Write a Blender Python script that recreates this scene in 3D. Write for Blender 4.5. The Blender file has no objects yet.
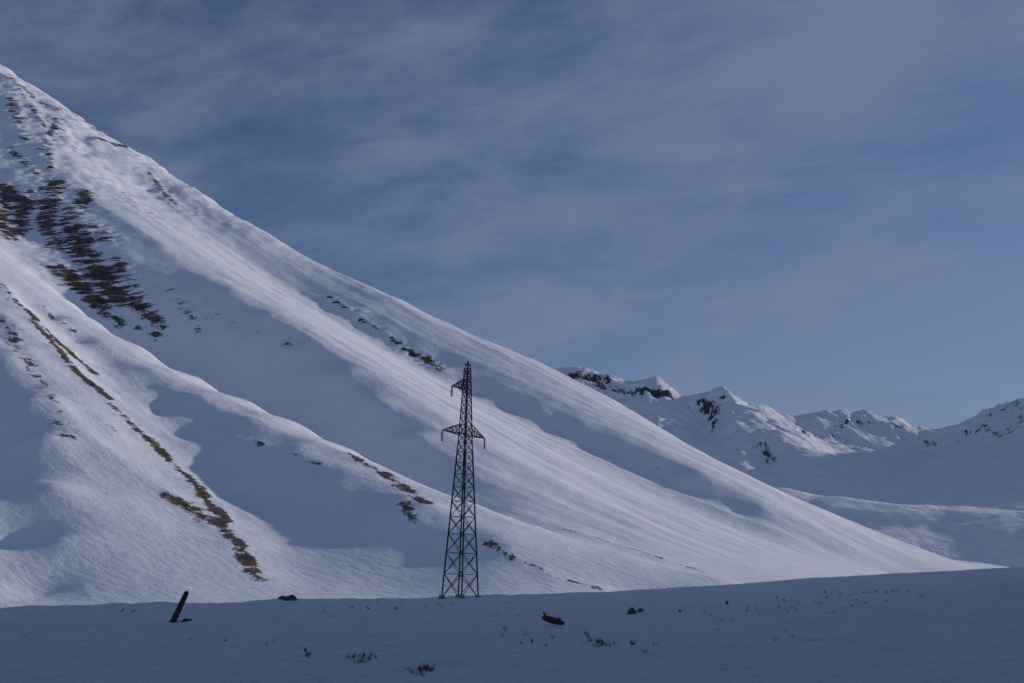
import bpy, math, random
import numpy as np
from mathutils import Vector, Matrix
random.seed(4); rng=np.random.RandomState(7)
scene=bpy.context.scene
# ------------------------------------------------------------------ camera
F=1024.0; PITCH=math.atan(241.5/1024.0); CAMZ=1.65
cam_d=bpy.data.cameras.new("camera"); cam=bpy.data.objects.new("camera",cam_d)
scene.collection.objects.link(cam); scene.camera=cam
cam_d.lens=36; cam_d.sensor_width=36; cam_d.clip_start=0.1; cam_d.clip_end=60000
cam.location=(0,0,CAMZ); cam.rotation_euler=(math.pi/2+PITCH,0,0)
CP,SP=math.cos(PITCH),math.sin(PITCH)
def ray(px,py):
    a=(px-512)/F; b=(341.5-py)/F
    return a, CP-b*SP, SP+b*CP
def unp(px,py,Y):
    a,y,z=ray(px,py); t=Y/y
    return (a*t,Y,CAMZ+z*t)
# ------------------------------------------------------------------ noise
perm=rng.permutation(512)
perm=np.concatenate([perm,perm,perm])
ga=rng.rand(512)*2*np.pi; GX=np.cos(ga); GY=np.sin(ga)
def perlin(x,y):
    xi=np.floor(x).astype(np.int64); yi=np.floor(y).astype(np.int64)
    xf=x-xi; yf=y-yi
    u=xf*xf*xf*(xf*(xf*6-15)+10); v=yf*yf*yf*(yf*(yf*6-15)+10)
    def g(ix,iy,dx,dy):
        h=perm[(perm[ix&511]+iy)&511]
        return GX[h]*dx+GY[h]*dy
    a=g(xi,yi,xf,yf); b=g(xi+1,yi,xf-1,yf); c=g(xi,yi+1,xf,yf-1); d=g(xi+1,yi+1,xf-1,yf-1)
    return ((a+(b-a)*u)*(1-v)+(c+(d-c)*u)*v)*1.4
def fbm(x,y,o=4,g=0.5):
    r=0;a=1
    for i in range(o):
        r=r+a*perlin(x+17.3*i,y-9.1*i); x=x*2.03;y=y*2.03;a*=g
    return r
def ridged(x,y,o=4):
    r=0;a=1
    for i in range(o):
        r=r+a*(1-2*np.abs(perlin(x+11.3*i,y+5.7*i))); x=x*2.1;y=y*2.1;a*=.5
    return r
def sst(a,b,x):
    t=np.clip((x-a)/(b-a),0,1); return t*t*(3-2*t)
# ------------------------------------------------------------------ rbf
class RBF:
    def __init__(s,P,c,smooth=0.0):
        P=np.array(P,float); s.c=c; s.S=1000.0
        s.X=P[:,:2]/s.S; z=P[:,2]; n=len(P)
        r=np.sqrt(((s.X[:,None]-s.X[None])**2).sum(-1)+(c/s.S)**2)
        A=np.zeros((n+3,n+3)); A[:n,:n]=-r+np.eye(n)*smooth
        A[:n,n]=1;A[:n,n+1:]=s.X;A[n,:n]=1;A[n+1:,:n]=s.X.T
        b=np.zeros(n+3);b[:n]=z
        s.w=np.linalg.solve(A,b); s.n=n
    def __call__(s,x,y):
        sh=x.shape;x=x.ravel()/s.S;y=y.ravel()/s.S;o=np.empty(len(x))
        X0=s.X[:,0].astype(np.float32);Y0=s.X[:,1].astype(np.float32);W=s.w[:s.n].astype(np.float32);c2=np.float32((s.c/s.S)**2)
        for i in range(0,len(x),2000):
            xx=x[i:i+2000,None].astype(np.float32);yy=y[i:i+2000,None].astype(np.float32)
            r=xx-X0; r*=r; q=yy-Y0; q*=q; r+=q; r+=c2; np.sqrt(r,out=r)
            o[i:i+2000]=-(r@W)+s.w[s.n]+x[i:i+2000]*s.w[s.n+1]+y[i:i+2000]*s.w[s.n+2]
        return o.reshape(sh)
def dens(pts,step):
    out=[]
    for a,b in zip(pts[:-1],pts[1:]):
        a=np.array(a,float);b=np.array(b,float)
        n=max(1,int(np.hypot(*(b-a)[:2])/step))
        for i in range(n): out.append(tuple(a+(b-a)*i/n))
    out.append(tuple(pts[-1])); return out
def decl(P,mind):
    keep=[]
    for p in P:
        if all((p[0]-q[0])**2+(p[1]-q[1])**2>mind*mind for q in keep): keep.append(p)
    return keep
# ------------------------------------------------------------------ near mountain
S=[(-140,15,2320),(-60,45,2220),(0,68,2150),(30,85,2100),(60,105,2070),(95,130,2030),(130,148,2000),(165,172,1960),(200,195,1930),(235,218,1880),(270,235,1850),(300,255,1810),(350,278,1740),(400,300,1670),(450,325,1630),(500,347,1595),(540,364,1570),(580,385,1550),(620,405,1530),(660,430,1500),(700,455,1480),(730,475,1465),(760,490,1455),(800,508,1460),(840,527,1475),(880,545,1500),(930,560,1600),(1000,568,1800)]
H=[(150,192,1860),(200,229,1760),(300,294,1625),(360,327,1530),(420,364,1440),(470,393,1370),(560,432,1280),(650,474,1190),(740,514,1115),(830,552,1065),(890,574,1045)]
C=[(360,311,1570),(420,349,1475),(470,375,1408),(540,405,1330),(620,441,1250),(700,476,1175),(760,505,1130),(830,541,1090),(900,566,1085)]
B=[(45,150,1750),(80,190,1650),(120,215,1560),(160,243,1480),(185,268,1420),(230,290,1340),(270,315,1270),(310,345,1190),(345,372,1110),(375,402,1040),(420,438,970),(470,474,905),(520,506,850),(580,532,800),(650,556,760),(730,578,730)]
G=[(20,262,1330),(60,300,1270),(100,340,1220),(200,402,1130),(300,445,1010),(400,490,900),(430,502,865),(520,530,785),(620,558,728),(720,583,690)]
FR=[(-100,195,1390),(0,250,1240),(50,287,1175),(100,325,1105),(150,353,1050),(200,380,995),(250,403,940),(300,425,890),(350,450,835),(400,475,790),(430,490,760),(470,505,730),(540,530,690),(620,553,655),(720,577,630)]
FC=[(0,264,1160),(50,301,1085),(100,341,1000),(150,371,940),(200,398,885),(250,423,830),(300,447,775),(350,473,730),(400,499,690),(440,518,655),(500,540,620)]
F2=[(-100,230,1110),(0,290,1030),(60,350,915),(100,390,852),(150,440,772),(200,500,672),(235,545,592),(262,585,535)]
FC2=[(-130,260,1020),(-60,312,940),(0,362,830),(25,400,755),(42,440,688),(52,490,612),(62,540,550),(85,585,505)]
G1=[(50,322,1030),(100,367,938),(160,416,855),(220,467,763),(270,520,664),(300,575,568)]
F1=[(350,505,690),(385,548,615),(400,590,550)]
G0=[(440,555,610),(480,575,570)]
G2=[(-100,365,860),(-40,430,755),(-10,490,640),(8,550,555),(40,595,497)]
F3=[(-200,380,780),(-90,480,610),(-40,545,525),(-10,596,475)]
K=[(-100,110,1800),(-30,160,1650),(0,195,1560),(25,240,1430)]
GK=[(0,115,1850),(40,190,1600),(70,240,1445),(100,290,1335),(140,335,1250)]
P=[]
for L in (B,C,H,FC,FR,S,F2,FC2,G,G1,F1,G0,G2,F3,K,GK):
    P+=dens([unp(*p) for p in L],52)
Sw=[unp(*p) for p in S]
for (x,y,z) in Sw[::2]:
    P.append((x+60,y+240,max(z-90,-12)));P.append((x+200,y+650,max(z-380,-14)))
for p in [(-900,380,-12),(-500,420,-12),(-250,440,-12),(-60,490,-12),(80,560,-12),(200,660,-12),(330,830,-12),(480,1020,-12),(680,1350,-12),(900,1750,-12),(1050,2200,-12),
          (-1400,300,-12),(-900,300,-12),(-400,300,-12),(0,300,-12),(300,400,-12),(600,700,-12),(1000,1100,-12),(1200,1700,-12),(1200,2700,-12),
          (-1700,1500,700),(-1700,900,330),(-1700,2200,1050),(-1200,650,90),(-1000,900,330),(-1300,1300,560),(-1500,500,10),(-1500,2400,1250),(-1700,2800,800),(700,2600,-12)]:
    P.append(p)
P=decl(P,18)
rb=RBF(P,5.0,0.0008)
def grid_mesh(name,X,Y,Z,attrs,mat):
    ny,nx=X.shape
    co=np.stack([X,Y,Z],-1).reshape(-1,3).astype(np.float32)
    idx=np.arange(nx*ny).reshape(ny,nx)
    q=np.stack([idx[:-1,:-1],idx[:-1,1:],idx[1:,1:],idx[1:,:-1]],-1).reshape(-1,4)
    me=bpy.data.meshes.new(name)
    me.vertices.add(len(co)); me.vertices.foreach_set("co",co.ravel())
    me.loops.add(q.size); me.loops.foreach_set("vertex_index",q.ravel().astype(np.int32))
    me.polygons.add(len(q)); me.polygons.foreach_set("loop_start",np.arange(0,q.size,4,dtype=np.int32))
    me.polygons.foreach_set("loop_total",np.full(len(q),4,dtype=np.int32))
    me.update(calc_edges=True)
    me.polygons.foreach_set("use_smooth",np.ones(len(q),dtype=bool))
    for k,v in attrs.items():
        a=me.attributes.new(k,'FLOAT','POINT'); a.data.foreach_set("value",v.ravel().astype(np.float32))
    me.materials.append(mat)
    ob=bpy.data.objects.new(name,me); scene.collection.objects.link(ob); return ob
class Field:
    def __init__(s,x0,x1,y0,y1,st):
        s.xs=np.arange(x0,x1+st,st);s.ys=np.arange(y0,y1+st,st);s.st=st
        s.X,s.Y=np.meshgrid(s.xs,s.ys)
    def h(s,x,y):
        i=(x-s.xs[0])/s.st;j=(y-s.ys[0])/s.st
        if i<0 or j<0 or i>=len(s.xs)-1 or j>=len(s.ys)-1: return -1e9
        a=int(i);b=int(j);u=i-a;v=j-b;Z=s.Z
        return (Z[b,a]*(1-u)+Z[b,a+1]*u)*(1-v)+(Z[b+1,a]*(1-u)+Z[b+1,a+1]*u)*v
    def hit(s,px,py):
        a,y,z=ray(px,py);t=s.ys[0]/y
        while t*y<s.ys[-1]:
            if CAMZ+z*t<s.h(a*t,y*t): return (a*t,y*t)
            t*=1.002
        return None
    def strokes(s,L):
        M=np.zeros_like(s.X)
        for (pts,w,amt) in L:
            W=[s.hit(*p) for p in pts]; W=[p for p in W if p]
            if not W: continue
            D=dens(W,w*0.5) if len(W)>1 else W
            for (x,y) in D:
                r=w*2.6
                i0,i1=np.searchsorted(s.xs,[x-r,x+r]);j0,j1=np.searchsorted(s.ys,[y-r,y+r])
                g=amt*np.exp(-((s.X[j0:j1,i0:i1]-x)**2+(s.Y[j0:j1,i0:i1]-y)**2)/(w*w))
                M[j0:j1,i0:i1]=np.maximum(M[j0:j1,i0:i1],g)
        return M
nf=Field(-1700,1200,330,2750,4.0)
Z=rb(nf.X,nf.Y)
X,Y=nf.X,nf.Y
hi=sst(5,60,Z)
al=(X*0.78-Y*0.62); ac=(X*0.62+Y*0.78)
up=sst(480,850,Z)
warp=ac+12*perlin(al/300,ac/300)
gul=ridged(warp/75,al/900,2)          # shallow fall-line flutes
Z=Z+hi*(1.8*gul+1.2*fbm(ac/45,al/300,3)+.7*fbm(X/40,Y/40,3)+0.3*fbm(ac/9,al/40,2))+up*(7.0*fbm(X/110+3,Y/110,3)+4.0*ridged(X/60+2+.4*perlin(X/90,Y/90),Z/38,3)-3)
edge=sst(-1700,-1400,X)*(1-sst(2450,2750,Y))*(1-sst(1050,1200,X))
Z=-30+(Z+30)*edge
Z=Z-18*(1-sst(330,420,Y))
nf.Z=Z
rock=nf.strokes([
 ([(0,190),(22,205),(12,235)],38,1.05),([(0,205),(8,240)],34,1.05),([(25,195),(40,190)],20,.95),
 ([(55,185),(45,215),(60,250)],36,1.0),([(88,195),(60,230)],32,.97),([(70,230),(85,260),(120,300)],42,1.05),([(60,270),(100,305)],32,1.05),([(105,240),(85,225)],32,.9),([(115,262),(140,300)],26,.9),([(130,300),(160,325)],24,.97),([(140,330),(158,338)],16,.92),([(95,310),(120,325)],20,.92),
 ([(5,78),(30,95),(60,112)],24,.9),([(10,100),(25,140)],24,.86),([(60,118),(40,150)],22,.88),([(100,140),(125,148)],16,.98),([(150,175),(175,205)],15,.88),([(10,150),(35,175)],22,.86),([(70,112),(100,132)],16,.86),([(20,90),(45,130),(50,170)],18,.82),
 ([(250,222),(275,240)],10,.93),([(330,300),(360,322),(400,345)],13,.92),([(405,352),(425,360),(442,372)],16,1.05),([(180,300),(300,345)],30,.72),([(60,130),(160,220)],40,.7),([(170,290),(200,330)],26,.8),
 ([(0,285),(30,315),(60,345)],8,1.05),([(30,320),(75,370),(110,400)],9,1.1),([(60,345),(95,375)],8,1.1),([(110,405),(150,442)],7,1.06),([(150,440),(200,490),(225,520)],9,1.1),([(170,495),(215,525)],12,1.02),([(215,520),(240,550),(260,580)],10,1.1),
 ([(0,320),(20,350),(40,385)],16,.88),([(40,380),(65,440)],14,.84),([(45,310),(75,335)],8,.92),([(120,370),(140,385)],8,.8),([(190,480),(240,545)],18,.78),([(85,400),(120,440)],12,.78),
 ([(350,455),(375,470)],7,1.03),([(385,475),(410,492),(425,503)],12,1.07),([(405,505),(412,522)],9,1.04),([(255,440),(262,446)],7,.95),([(290,455),(320,465)],7,.92),
 ([(490,545),(512,558)],8,.97),([(520,560),(560,582)],6,.92),([(560,580),(600,590)],6,.95),([(560,530),(640,552),(720,577)],5,1.0),([(470,505),(540,528)],5,.85),([(650,466),(760,515)],5,.8)])
strata=sst(300,400,Z)
tex=ridged(ac/22,al/14,3)
nf.Z=nf.Z+np.clip(rock,0,1)*(2.6*tex)*(0.3+0.9*sst(150,350,Z))
# ------------------------------------------------------------------ materials
def snow_mat(name,base=(0.83,0.845,0.87),rockcol=((0.035,0.029,0.025),(0.15,0.105,0.07)),rscale=0.05,stretch=(1,1,1),tilt=(0,0,0),bumps=(),use_rock=True,rough=.6,hi_=.06,k=.48,th=.885,iso=None):
    m=bpy.data.materials.new(name);m.use_nodes=True;nt=m.node_tree;N=nt.nodes;Lk=nt.links
    for n in list(N):N.remove(n)
    out=N.new('ShaderNodeOutputMaterial');bs=N.new('ShaderNodeBsdfPrincipled');Lk.new(bs.outputs[0],out.inputs[0])
    bs.inputs['Roughness'].default_value=rough;bs.inputs['Specular IOR Level'].default_value=.25
    tc=N.new('ShaderNodeTexCoord')
    n0=N.new('ShaderNodeTexNoise');n0.inputs['Scale'].default_value=0.02 if use_rock else 0.35;n0.inputs['Detail'].default_value=6;Lk.new(tc.outputs['Object'],n0.inputs['Vector'])
    cr=N.new('ShaderNodeValToRGB');cr.color_ramp.elements[0].position=.3;cr.color_ramp.elements[1].position=.7
    cr.color_ramp.elements[0].color=(base[0]*.90,base[1]*.92,base[2]*.95,1);cr.color_ramp.elements[1].color=(*base,1)
    Lk.new(n0.outputs['Fac'],cr.inputs[0]);col=cr.outputs[0]
    if use_rock:
        at=N.new('ShaderNodeAttribute');at.attribute_name='rock'
        m0=N.new('ShaderNodeMapping');m0.inputs['Rotation'].default_value=tilt;Lk.new(tc.outputs['Object'],m0.inputs['Vector'])
        mp=N.new('ShaderNodeMapping');mp.inputs['Scale'].default_value=stretch;Lk.new(m0.outputs[0],mp.inputs['Vector'])
        n1=N.new('ShaderNodeTexNoise');n1.inputs['Scale'].default_value=rscale;n1.inputs['Detail'].default_value=10;n1.inputs['Roughness'].default_value=.72;n1.inputs['Distortion'].default_value=.35;Lk.new(mp.outputs[0],n1.inputs['Vector'])
        nf_=n1.outputs['Fac']
        if iso:
            n3=N.new('ShaderNodeTexNoise');n3.inputs['Scale'].default_value=iso;n3.inputs['Detail'].default_value=10;n3.inputs['Roughness'].default_value=.8;Lk.new(tc.outputs['Object'],n3.inputs['Vector'])
            a3=N.new('ShaderNodeAttribute');a3.attribute_name='strata'
            mm=N.new('ShaderNodeMix');Lk.new(a3.outputs['Fac'],mm.inputs[0]);Lk.new(n3.outputs['Fac'],mm.inputs[2]);Lk.new(nf_,mm.inputs[3]);nf_=mm.outputs[0]
        a1=N.new('ShaderNodeMath');a1.operation='MULTIPLY_ADD';a1.inputs[1].default_value=k;Lk.new(at.outputs['Fac'],a1.inputs[0]);Lk.new(nf_,a1.inputs[2])
        mr=N.new('ShaderNodeMapRange');mr.interpolation_type='SMOOTHSTEP';mr.inputs['From Min'].default_value=th;mr.inputs['From Max'].default_value=th+hi_;Lk.new(a1.outputs[0],mr.inputs['Value'])
        n2=N.new('ShaderNodeTexNoise');n2.inputs['Scale'].default_value=.12;n2.inputs['Detail'].default_value=8;Lk.new(tc.outputs['Object'],n2.inputs['Vector'])
        c2=N.new('ShaderNodeValToRGB');c2.color_ramp.elements[0].position=.35;c2.color_ramp.elements[1].position=.7
        c2.color_ramp.elements[0].color=(*rockcol[0],1);c2.color_ramp.elements[1].color=(*rockcol[1],1);Lk.new(n2.outputs['Fac'],c2.inputs[0])
        mx=N.new('ShaderNodeMix');mx.data_type='RGBA';Lk.new(mr.outputs[0],mx.inputs[0]);Lk.new(col,mx.inputs[6]);Lk.new(c2.outputs[0],mx.inputs[7]);col=mx.outputs[2]
    Lk.new(col,bs.inputs['Base Color'])
    prev=None
    for (sc,dist,st,strx) in bumps:
        m0=N.new('ShaderNodeMapping');m0.inputs['Rotation'].default_value=(0,0,.67);Lk.new(tc.outputs['Object'],m0.inputs['Vector'])
        mp=N.new('ShaderNodeMapping');mp.inputs['Scale'].default_value=strx;Lk.new(m0.outputs[0],mp.inputs['Vector'])
        nn=N.new('ShaderNodeTexNoise');nn.inputs['Scale'].default_value=sc;nn.inputs['Detail'].default_value=7;nn.inputs['Roughness'].default_value=.6;Lk.new(mp.outputs[0],nn.inputs['Vector'])
        b=N.new('ShaderNodeBump');b.inputs['Distance'].default_value=dist;b.inputs['Strength'].default_value=st;Lk.new(nn.outputs['Fac'],b.inputs['Height'])
        if prev: Lk.new(prev.outputs[0],b.inputs['Normal'])
        prev=b
    if prev: Lk.new(prev.outputs[0],bs.inputs['Normal'])
    return m
m_near=snow_mat("mountain_snow",rscale=.022,stretch=(1,1,4.5),tilt=(.15,.4,0),iso=.055,bumps=((.03,3.0,.5,(1,1,1)),(.16,.9,.6,(.5,1.6,1))))
m_far=snow_mat("distant_snow",rscale=.014,stretch=(2.2,1.6,.9),bumps=((.006,30,.7,(1,1,1)),(.03,8,.7,(1,1,1))),rockcol=((0.04,0.04,0.045),(0.10,0.09,0.09)),k=.55,th=.91)
m_gr=snow_mat("plain_snow",use_rock=False,bumps=((.35,1.2,1,(.35,1.5,1)),(2.2,.4,1,(.4,1.3,1)),(14,.07,1,(1,1,1))))
mountain=grid_mesh("snowy_mountain",nf.X,nf.Y,nf.Z,{"rock":rock,"strata":strata},m_near)
# ------------------------------------------------------------------ distant mountains
FS=[(440,400,5700),(540,380,5500),(572,370,5400),(588,365,5370),(600,371,5350),(615,382,5330),(635,386,5300),(645,380,5300),(660,379,5280),(672,395,5230),(690,401,5180),(705,394,5150),(722,385,5100),(735,395,5150),(760,408,5250),(785,415,5350),(800,417,5420),(845,412,5550),(870,415,5600),(895,420,5620),(920,433,5620),(950,431,5550),(975,421,5450),(1000,408,5300),(1024,397,5150),(1100,372,5050),(1250,380,5000),(1450,420,5200)]
far_lines=[FS,
 [(722,388,5050),(726,412,4800),(733,440,4450),(745,465,4100)],
 [(742,402,5080),(765,418,4800),(790,443,4350),(810,470,3950),(840,490,3600)],
 [(705,425,4950),(712,450,4600),(715,470,4300)],
 [(750,432,4850),(762,455,4500),(775,475,4100)],
 [(658,384,5200),(680,420,4800),(700,450,4300)],
 [(590,372,5300),(630,420,4800),(680,460,4200)],
 [(800,426,5250),(812,433,5150),(822,443,5000)],
 [(850,440,5200),(870,465,4700),(900,480,4200)],
 [(930,452,5250),(940,470,4700)],
 [(1000,412,5220),(970,440,4800),(930,470,4300),(900,485,3900)],
 [(1024,405,5000),(1024,440,4500),(1010,470,4000),(1000,490,3600)],
 [(1100,400,4600),(1090,460,4100),(1060,500,3500)],
 [(740,486,3500),(780,489,3350),(850,499,3150),(940,507,3000),(1024,512,2900),(1150,520,2800)],
 [(760,492,3850),(850,503,3500),(940,511,3350),(1024,517,3250)],
 [(760,505,3200),(850,524,2900),(940,533,2780),(1024,538,2680)],
 [(820,518,2900),(900,540,2700),(1000,556,2600),(1024,560,2560)]]
P=[]
for L in far_lines: P+=dens([unp(*p) for p in L],150)
for p in [unp(*q) for q in FS]:
    P.append((p[0]*1.03,p[1]+330,p[2]-190))
for p in [unp(*q) for q in FS[::2]]:
    P.append((p[0]*1.08,p[1]+900,p[2]-450));P.append((p[0]*1.2,p[1]+2000,max(p[2]-800,50)))
for p in [(-1500,2600,-20),(0,2500,-20),(1000,2400,-20),(1600,2300,-20),(3000,2300,-20),(5000,2300,0),(7000,2500,100),(7000,5000,500),(5000,4200,350),(3200,3600,250),(-1500,5000,500),(-1500,8000,300),(0,3600,60),(700,3200,60),(7000,9000,300),(3000,9000,200),(0,9000,200)]:
    P.append(p)
P=decl(P,90)
rf=RBF(P,12.0,0.001)
ff=Field(-1000,6000,2300,8000,13.0)
Z=rf(ff.X,ff.Y);X,Y=ff.X,ff.Y
hi=sst(250,900,Z)
Z=Z+hi*(24*ridged(X/330+4,Y/330,5)-26+hi*hi*7*ridged(X/95,Y/95,3))+sst(0,200,Z)*7*fbm(X/180,Y/180,4)
edge=sst(-1000,-500,X)*sst(2300,2600,Y)*(1-sst(5500,6000,X))*(1-sst(7500,8000,Y))
ff.Z=-60+(Z+60)*edge
rk=ff.strokes([([(572,376),(605,380)],80,1.0),([(595,382),(618,392)],60,.9),([(640,392),(668,396)],65,1.),([(600,387),(632,396)],60,.78),([(703,404),(712,414)],60,.95),([(690,408),(705,405)],50,.76),([(760,445),(772,462)],60,.84),([(722,397),(712,430)],45,.78),([(780,423),(850,421),(900,427)],40,.75),([(920,440),(970,432)],40,.72),([(990,416),(1024,406)],55,.8),([(1000,435),(1024,420)],100,.78),([(960,440),(990,430)],80,.72),([(660,420),(700,440)],70,.72),([(840,440),(860,450)],60,.7)])
ff.Z=ff.Z+np.clip(rk,0,1)*(26*ridged(X/85,Y/85,3)-20)
far=grid_mesh("distant_mountains",ff.X,ff.Y,ff.Z,{"rock":rk},m_far)
# ------------------------------------------------------------------ ground
def ground(X,Y):
    X=np.asarray(X,float);Y=np.asarray(Y,float)
    r=np.hypot(X,Y)
    u=np.where(Y>1,X/np.maximum(Y,1),np.sign(X)*3); 
    Yc=np.interp(u,[-.5,-.3,-.05,.2,.5,1.0],[62,85,128,190,235,260])
    Xs=np.minimum(X,140.)
    zf=0.05*(np.log1p(np.exp(np.clip((Xs-10)/6,-30,30)))*6)
    zf=zf+1.35*np.exp(-(((X-30)*.8-(Y-48)*.25)/13)**2-((Y-46)/9)**2)
    zf=zf+.30*perlin(X/23+3,Y/17)+.20*fbm(X/7,Y/4.5,3)*(1-.6*sst(60,200,r))+.06*fbm(X/1.5+9,Y/.9,3)
    d=np.maximum(Y-Yc,0)
    z=zf-np.minimum(.0016*d*d,8)
    s=sst(60,260,Y-Yc)
    z=z*(1-s)+(-14)*s
    Yp=Y-.45*X
    blocker_hill=260*sst(150,540,X)*(1-sst(150,300,Yp))*(1-sst(1300,2300,X))*sst(-1600,-900,Y)  # unseen off-frame hill, added and shaped to put the near plain in shade
    blocker_hill=blocker_hill*(1+.12*fbm(X/160,Y/160,3))
    out=sst(400,1500,r)
    return z*(1-out)+(-14)*out+blocker_hill
na=1500
A=np.linspace(0,2*np.pi,na+1)
R=np.concatenate([[0.01],np.geomspace(1.5,25000,420)])
RR,AA=np.meshgrid(R,A,indexing='ij')
GXX=RR*np.sin(AA);GYY=RR*np.cos(AA)
gz=ground(GXX,GYY)
gr=grid_mesh("snow_ground",GXX,GYY,gz,{},m_gr)
def ghit(px,py):
    a,y,z=ray(px,py);t=5.0
    while t<600:
        if CAMZ+z*t<float(ground(a*t,y*t)): break
        t*=1.003
    return Vector((a*t,y*t,float(ground(a*t,y*t))))
# ------------------------------------------------------------------ mesh helper
class MB:
    def __init__(s): s.v=[];s.f=[]
    def bar(s,a,b,w,h=None):
        a=Vector(a);b=Vector(b);h=h or w;d=(b-a).normalized()
        up=Vector((0,0,1)) if abs(d.z)<.95 else Vector((0,1,0))
        x=d.cross(up).normalized()*w/2;y=d.cross(x).normalized()*h/2
        i=len(s.v)
        for p in (a,b):
            for q in (-x-y,x-y,x+y,-x+y): s.v.append(p+q)
        s.f+=[(i,i+1,i+2,i+3),(i+7,i+6,i+5,i+4)]+[(i+k,i+4+k,i+4+(k+1)%4,i+(k+1)%4) for k in range(4)]
    def lathe(s,a,b,prof,n=8):
        a=Vector(a);b=Vector(b);d=(b-a);x=d.normalized().orthogonal();y=d.normalized().cross(x);i=len(s.v)
        for (t,r) in prof:
            for k in range(n):
                an=2*math.pi*k/n;s.v.append(a+d*t+(x*math.cos(an)+y*math.sin(an))*r)
        for j in range(len(prof)-1):
            for k in range(n):
                s.f.append((i+j*n+k,i+j*n+(k+1)%n,i+(j+1)*n+(k+1)%n,i+(j+1)*n+k))
        s.f.append(tuple(i+k for k in range(n))[::-1]);s.f.append(tuple(i+(len(prof)-1)*n+k for k in range(n)))
    def obj(s,name,mat,parent=None,smooth=False):
        me=bpy.data.meshes.new(name);me.from_pydata([tuple(v) for v in s.v],[],s.f);me.update()
        me.materials.append(mat)
        if smooth: me.polygons.foreach_set("use_smooth",[True]*len(me.polygons))
        o=bpy.data.objects.new(name,me);scene.collection.objects.link(o)
        if parent:o.parent=parent
        return o
def mat(name,c1,c2,scale=8,rough=.7,metal=0,bump=.02,st=(1,1,1)):
    m=bpy.data.materials.new(name);m.use_nodes=True;nt=m.node_tree;N=nt.nodes;Lk=nt.links
    bs=N['Principled BSDF'];bs.inputs['Roughness'].default_value=rough;bs.inputs['Metallic'].default_value=metal
    tc=N.new('ShaderNodeTexCoord');mp=N.new('ShaderNodeMapping');mp.inputs['Scale'].default_value=st;Lk.new(tc.outputs['Object'],mp.inputs[0])
    n=N.new('ShaderNodeTexNoise');n.inputs['Scale'].default_value=scale;n.inputs['Detail'].default_value=8;Lk.new(mp.outputs[0],n.inputs['Vector'])
    c=N.new('ShaderNodeValToRGB');c.color_ramp.elements[0].position=.35;c.color_ramp.elements[1].position=.65
    c.color_ramp.elements[0].color=(*c1,1);c.color_ramp.elements[1].color=(*c2,1);Lk.new(n.outputs['Fac'],c.inputs[0]);Lk.new(c.outputs[0],bs.inputs['Base Color'])
    b=N.new('ShaderNodeBump');b.inputs['Distance'].default_value=bump;Lk.new(n.outputs['Fac'],b.inputs['Height']);Lk.new(b.outputs[0],bs.inputs['Normal'])
    return m
m_steel=mat("weathered_steel",(.02,.02,.022),(.05,.045,.045),6,.65,.3,.002)
m_ins=mat("glass_insulator",(.03,.04,.04),(.06,.08,.08),6,.3,0,.001)
m_cable=mat("aluminium_cable",(.16,.17,.19),(.24,.25,.28),6,.5,.3,.001)
m_wood=mat("weathered_wood",(.02,.017,.015),(.06,.05,.042),5,.85,0,.03,(4,4,.6))
m_rock=mat("dark_rock",(.02,.018,.017),(.08,.07,.062),4,.85,0,.06)
m_grass=mat("dry_grass",(.05,.035,.022),(.12,.09,.05),9,.8,0,.001)
m_conc=mat("concrete",(.15,.15,.15),(.25,.25,.24),5,.85,0,.01)
# ------------------------------------------------------------------ pylon
PY=122.0; pb=unp(460,597,PY); base=Vector((pb[0],PY,float(ground(pb[0],PY))-.05))
pyl=bpy.data.objects.new("electricity_pylon",None);scene.collection.objects.link(pyl);pyl.location=base
yaw=math.atan2(.8,.6)
pyl.rotation_euler=(Matrix.Rotation(math.radians(1.3),4,'Y')@Matrix.Rotation(yaw,4,'Z')).to_euler()
HT=(583-363)/1024*PY+CAMZ-base.z
def hw(z):
    t=z/HT
    return float(np.interp(t,[0,.66,.70,.97,1.0],[1.50,.58,.54,.27,.22]))
body=MB()
zz=0;lv=[0]
while zz<HT*.97:
    zz+=max(hw(zz)*1.75,1.0); lv.append(min(zz,HT*.97))
lv=sorted(set(lv))
cs=[(-1,-1),(1,-1),(1,1),(-1,1)]
def cp(k,z): return Vector((cs[k][0]*hw(z),cs[k][1]*hw(z),z))
for a,b in zip(lv[:-1],lv[1:]):
    for k in range(4):
        body.bar(cp(k,a),cp(k,b),.13 if a<HT*.6 else .10)
        k2=(k+1)%4
        body.bar(cp(k,a),cp(k2,b),.06);body.bar(cp(k2,a),cp(k,b),.06)
        body.bar(cp(k,b),cp(k2,b),.055)
apex=Vector((0,0,HT))
for k in range(4): body.bar(cp(k,lv[-1]),apex,.10)
body.bar((0,0,HT-.3),(0,0,HT+.15),.10)
body.bar((-.6,0,HT-.35),(.6,0,HT-.35),.10)
body.obj("lattice_body",m_steel,pyl)
foot=MB()
for k in range(4):
    p=cp(k,0);foot.bar(p+Vector((0,0,-.6)),p+Vector((0,0,.22)),.5)
foot.obj("concrete_footings",m_conc,pyl)
arms=MB()
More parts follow.
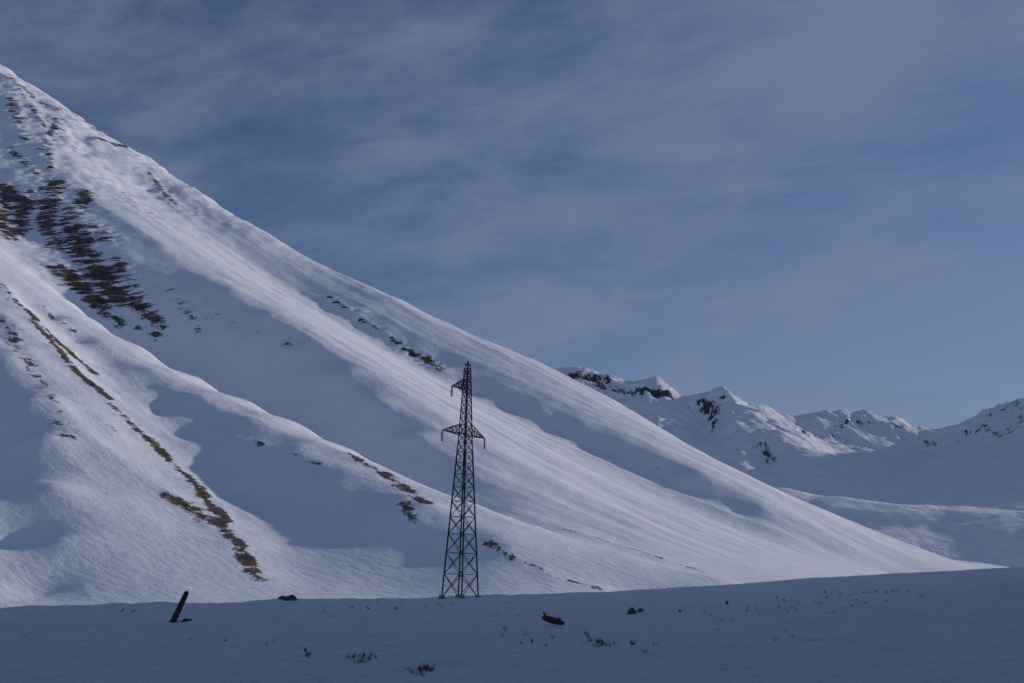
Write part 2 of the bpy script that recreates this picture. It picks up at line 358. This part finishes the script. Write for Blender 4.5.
def arm(z,L,sgn):
    w=hw(z);tip=Vector((sgn*L,0,z+.05));w2=hw(z+1.3)
    for s in (-1,1):
        arms.bar((sgn*w,s*w,z),tip,.10);arms.bar((sgn*w2,s*w2,z+1.3),tip,.08)
        for i in range(1,5):
            t=i/5;p=Vector((sgn*w,s*w,z)).lerp(tip,t);q=Vector((sgn*w2,s*w2,z+1.3)).lerp(tip,t);q0=Vector((sgn*w2,s*w2,z+1.3)).lerp(tip,t-.2)
            arms.bar(p,q,.045);arms.bar(p,q0,.045)
    for i in range(1,5):
        t=i/5;arms.bar(Vector((sgn*w,-w,z)).lerp(tip,t),Vector((sgn*w,w,z)).lerp(tip,t),.045)
    return tip
zl=(583-438)/1024*PY+CAMZ-base.z; zu=(583-392)/1024*PY+CAMZ-base.z
tips=[arm(zl,4.25,-1),arm(zl,3.7,1),arm(zu,2.8,-1)]
arms.obj("crossarms",m_steel,pyl)
ins=MB();ends=[]
for t in tips:
    prof=[(0,.03)]
    for i in range(9):
        a=.08+i*.1;prof+=[(a,.03),(a+.02,.10),(a+.06,.09),(a+.075,.03)]
    prof+=[(1,.03)]
    e=t+Vector((0,0,-1.35));ins.lathe(t,e,prof,8);ends.append(e)
ins.obj("insulator_strings",m_ins,pyl)
cab=MB()
for e in ends+[apex]:
    for sg in (-1,1):
        prev=None
        for i in range(41):
            s=i/40*200*sg
            z=-4*6.0*(i/40)*(1-i/40)
            p=e+Vector((0,s,z))
            if prev is not None: cab.bar(prev,p,.004)
            prev=p
cab.obj("power_cables",m_cable,pyl)
# ------------------------------------------------------------------ small things
import bmesh
def rock_obj(name,px,py,sx,sy,sz,seed,m=m_rock,rot=0):
    bm=bmesh.new();bmesh.ops.create_icosphere(bm,subdivisions=3,radius=1)
    r=random.Random(seed)
    pl=[(Vector((r.uniform(-1,1),r.uniform(-1,1),r.uniform(-.3,1))).normalized(),r.uniform(.55,.85)) for _ in range(12)]
    for v in bm.verts:
        for nrm,d in pl:
            k=v.co.dot(nrm)
            if k>d: v.co-=nrm*(k-d)
        v.co*=1+.04*math.sin(7*v.co.x+seed)*math.cos(9*v.co.y)
        v.co=Vector((v.co.x*sx,v.co.y*sy,v.co.z*sz))
    me=bpy.data.meshes.new(name);bm.to_mesh(me);bm.free();me.materials.append(m)
    o=bpy.data.objects.new(name,me);scene.collection.objects.link(o)
    g=ghit(px,py);o.location=g+Vector((0,0,sz*.25));o.rotation_euler=(0,0,rot);return o
for i,(px,py,w,h) in enumerate([(290,600,11,4),(399,598,4,3.5),(417,598,4,5),(632,614,6,5.5),(640,612,4,3),(283,599,6,3),(727,603,2,2),(680,612,2,2),(186,621,7,2.2)]):
    g=ghit(px,py);k=g.y/1024
    rock_obj("rock",px,py,w*k,w*k*.7,h*k,i+3,rot=(i-4)*.3)
g=ghit(173,622);k=g.y/1024
post=MB();L=31*k
post.lathe((0,0,-.3),(0,0,L),[(0,.095),(.3,.09),(.6,.085),(.93,.075),(.96,.07),(1,.03)],10)
zc=L*.82; post.bar((-.11,-.06,zc),(.11,-.06,zc),.03)
po=post.obj("wooden_post",m_wood);po.location=g;po.rotation_euler=(math.radians(-4),math.radians(21),0)
g=ghit(555,625);k=g.y/1024
lg=MB();lg.lathe((-12*k,0,.24),(9*k,.3,.03),[(0,.04),(.15,.08),(.5,.09),(.85,.07),(1,.04)],8);lg.lathe((-2*k,.1,.12),(5*k,-.4,.22),[(0,.05),(.6,.04),(1,.02)],6);lg.lathe((-8*k,.1,.2),(-11*k,.2,.42),[(0,.05),(1,.02)],6)
lo=lg.obj("fallen_log",m_wood);lo.location=g
gt=MB()
def blade(p,h,w,lean,an):
    i=len(gt.v);d=Vector((math.cos(an),math.sin(an),0));s=Vector((-d.y,d.x,0))*w
    gt.v+= [p-s,p+s,p+d*lean*.4+Vector((0,0,h*.6))+s*.6,p+d*lean*.4+Vector((0,0,h*.6))-s*.6,p+d*lean+Vector((0,0,h))]
    gt.f+=[(i,i+1,i+2,i+3),(i+3,i+2,i+4)]
cl=[(362,660,14,18),(355,656,6,8),(418,672,12,16),(426,668,6,9),(600,643,10,14),(590,640,5,5),(430,672,5,5),(310,655,8,5),(330,616,25,8),(605,640,30,8),(700,612,40,10),(510,632,20,7),(820,600,60,20),(900,592,60,14),(560,640,50,8),(740,622,40,6),(470,610,60,14),(370,608,60,14),(120,612,50,6),(650,648,30,4),(240,640,60,4),(800,640,60,4),(780,608,80,14)]
for (cx,cy,sp,nn) in cl:
    for j in range(nn):
        px=cx+random.gauss(0,sp*.45);py=cy+random.gauss(0,2+sp*.04)
        py=max(py,604 if px<300 else 600 if px<600 else 592)
        g=ghit(px,py)
        if g.y>180: continue
        sz=random.uniform(.4,1.2)*(.12 if g.y<60 else .2)
        for b in range(random.randint(5,11)):
            an=random.uniform(0,6.28);q=g+Vector((math.cos(an),math.sin(an),0))*random.uniform(0,.06)*(1 if g.y<60 else 2)
            q.z=g.z-.02
            blade(q,sz*random.uniform(.6,1.3),.007 if g.y<60 else .015,sz*random.uniform(.1,.9),an)
gt.obj("dry_grass_tufts",m_grass)
# ------------------------------------------------------------------ light
SUN_EL=math.radians(15); sd=Vector((.87,.49,0)).normalized()
az=math.atan2(sd.x,sd.y)
sdir=Vector((sd.x*math.cos(SUN_EL),sd.y*math.cos(SUN_EL),math.sin(SUN_EL)))
sl=bpy.data.lights.new("sun",'SUN');sl.energy=2.7;sl.angle=math.radians(1.0);sl.color=(1,.93,.87)
so=bpy.data.objects.new("sun",sl);scene.collection.objects.link(so);so.rotation_euler=sdir.to_track_quat('Z','Y').to_euler()
w=bpy.data.worlds.new("World");scene.world=w;w.use_nodes=True;nt=w.node_tree;N=nt.nodes;Lk=nt.links
for n_ in list(N):N.remove(n_)
out=N.new('ShaderNodeOutputWorld');bg=N.new('ShaderNodeBackground');Lk.new(bg.outputs[0],out.inputs[0])
sk=N.new('ShaderNodeTexSky');sk.sky_type='NISHITA';sk.sun_disc=False;sk.sun_elevation=SUN_EL;sk.sun_rotation=az;sk.altitude=2000
tc=N.new('ShaderNodeTexCoord')
sx=N.new('ShaderNodeSeparateXYZ');Lk.new(tc.outputs['Generated'],sx.inputs[0])
def M(op,a,b=None):
    n=N.new('ShaderNodeMath');n.operation=op
    for i,v in enumerate((a,b)):
        if v is None: continue
        if isinstance(v,(int,float)): n.inputs[i].default_value=v
        else: Lk.new(v,n.inputs[i])
    return n.outputs[0]
zz=M('MAXIMUM',M('ADD',sx.outputs['Z'],.22),.08)
cx=N.new('ShaderNodeCombineXYZ');Lk.new(M('DIVIDE',sx.outputs['X'],zz),cx.inputs[0]);Lk.new(M('DIVIDE',sx.outputs['Y'],zz),cx.inputs[1])
def cloud(rot,scl,sc,loc,dist,rg=.55):
    m0=N.new('ShaderNodeMapping');m0.inputs['Rotation'].default_value=(0,0,rot);m0.inputs['Location'].default_value=loc;Lk.new(cx.outputs[0],m0.inputs[0])
    mp=N.new('ShaderNodeMapping');mp.inputs['Scale'].default_value=scl;Lk.new(m0.outputs[0],mp.inputs[0])
    ns=N.new('ShaderNodeTexNoise');ns.inputs['Scale'].default_value=sc;ns.inputs['Detail'].default_value=9;ns.inputs['Roughness'].default_value=rg;ns.inputs['Distortion'].default_value=dist;Lk.new(mp.outputs[0],ns.inputs['Vector'])
    return ns.outputs['Fac']
c1=cloud(.2,(.8,1.1,1),.9,(0,0,0),.3,.5)
c2=cloud(.35,(1.0,1.9,1),2.2,(3,1,0),.3,.64)
cc=M('ADD',M('MULTIPLY',c1,.5),M('MULTIPLY',c2,.5))
mr=N.new('ShaderNodeMapRange');mr.interpolation_type='SMOOTHSTEP';mr.inputs['From Min'].default_value=.39;mr.inputs['From Max'].default_value=.61;mr.inputs['To Min'].default_value=.1;mr.inputs['To Max'].default_value=.9;Lk.new(cc,mr.inputs['Value'])
hs=N.new('ShaderNodeMix');hs.data_type='RGBA';hs.blend_type='MULTIPLY';hs.inputs[0].default_value=1;Lk.new(sk.outputs[0],hs.inputs[6]);hs.inputs[7].default_value=(.50,.61,.84,1)
mx=N.new('ShaderNodeMix');mx.data_type='RGBA';Lk.new(mr.outputs[0],mx.inputs[0]);Lk.new(hs.outputs[2],mx.inputs[6]);mx.inputs[7].default_value=(1.95,2.55,4.15,1)
hz=M('MINIMUM',M('MULTIPLY',M('MAXIMUM',M('SUBTRACT',M('ADD',.32,M('MULTIPLY',sx.outputs['X'],.2)),M('ABSOLUTE',sx.outputs['Z'])),0.0),2.0),.55)
m2=N.new('ShaderNodeMix');m2.data_type='RGBA';Lk.new(hz,m2.inputs[0]);Lk.new(mx.outputs[2],m2.inputs[6]);m2.inputs[7].default_value=(2.5,3.05,4.5,1)
Lk.new(m2.outputs[2],bg.inputs[0]);bg.inputs[1].default_value=.08
scene.view_settings.view_transform='Standard';scene.view_settings.look='None';scene.view_settings.exposure=0;scene.view_settings.gamma=1
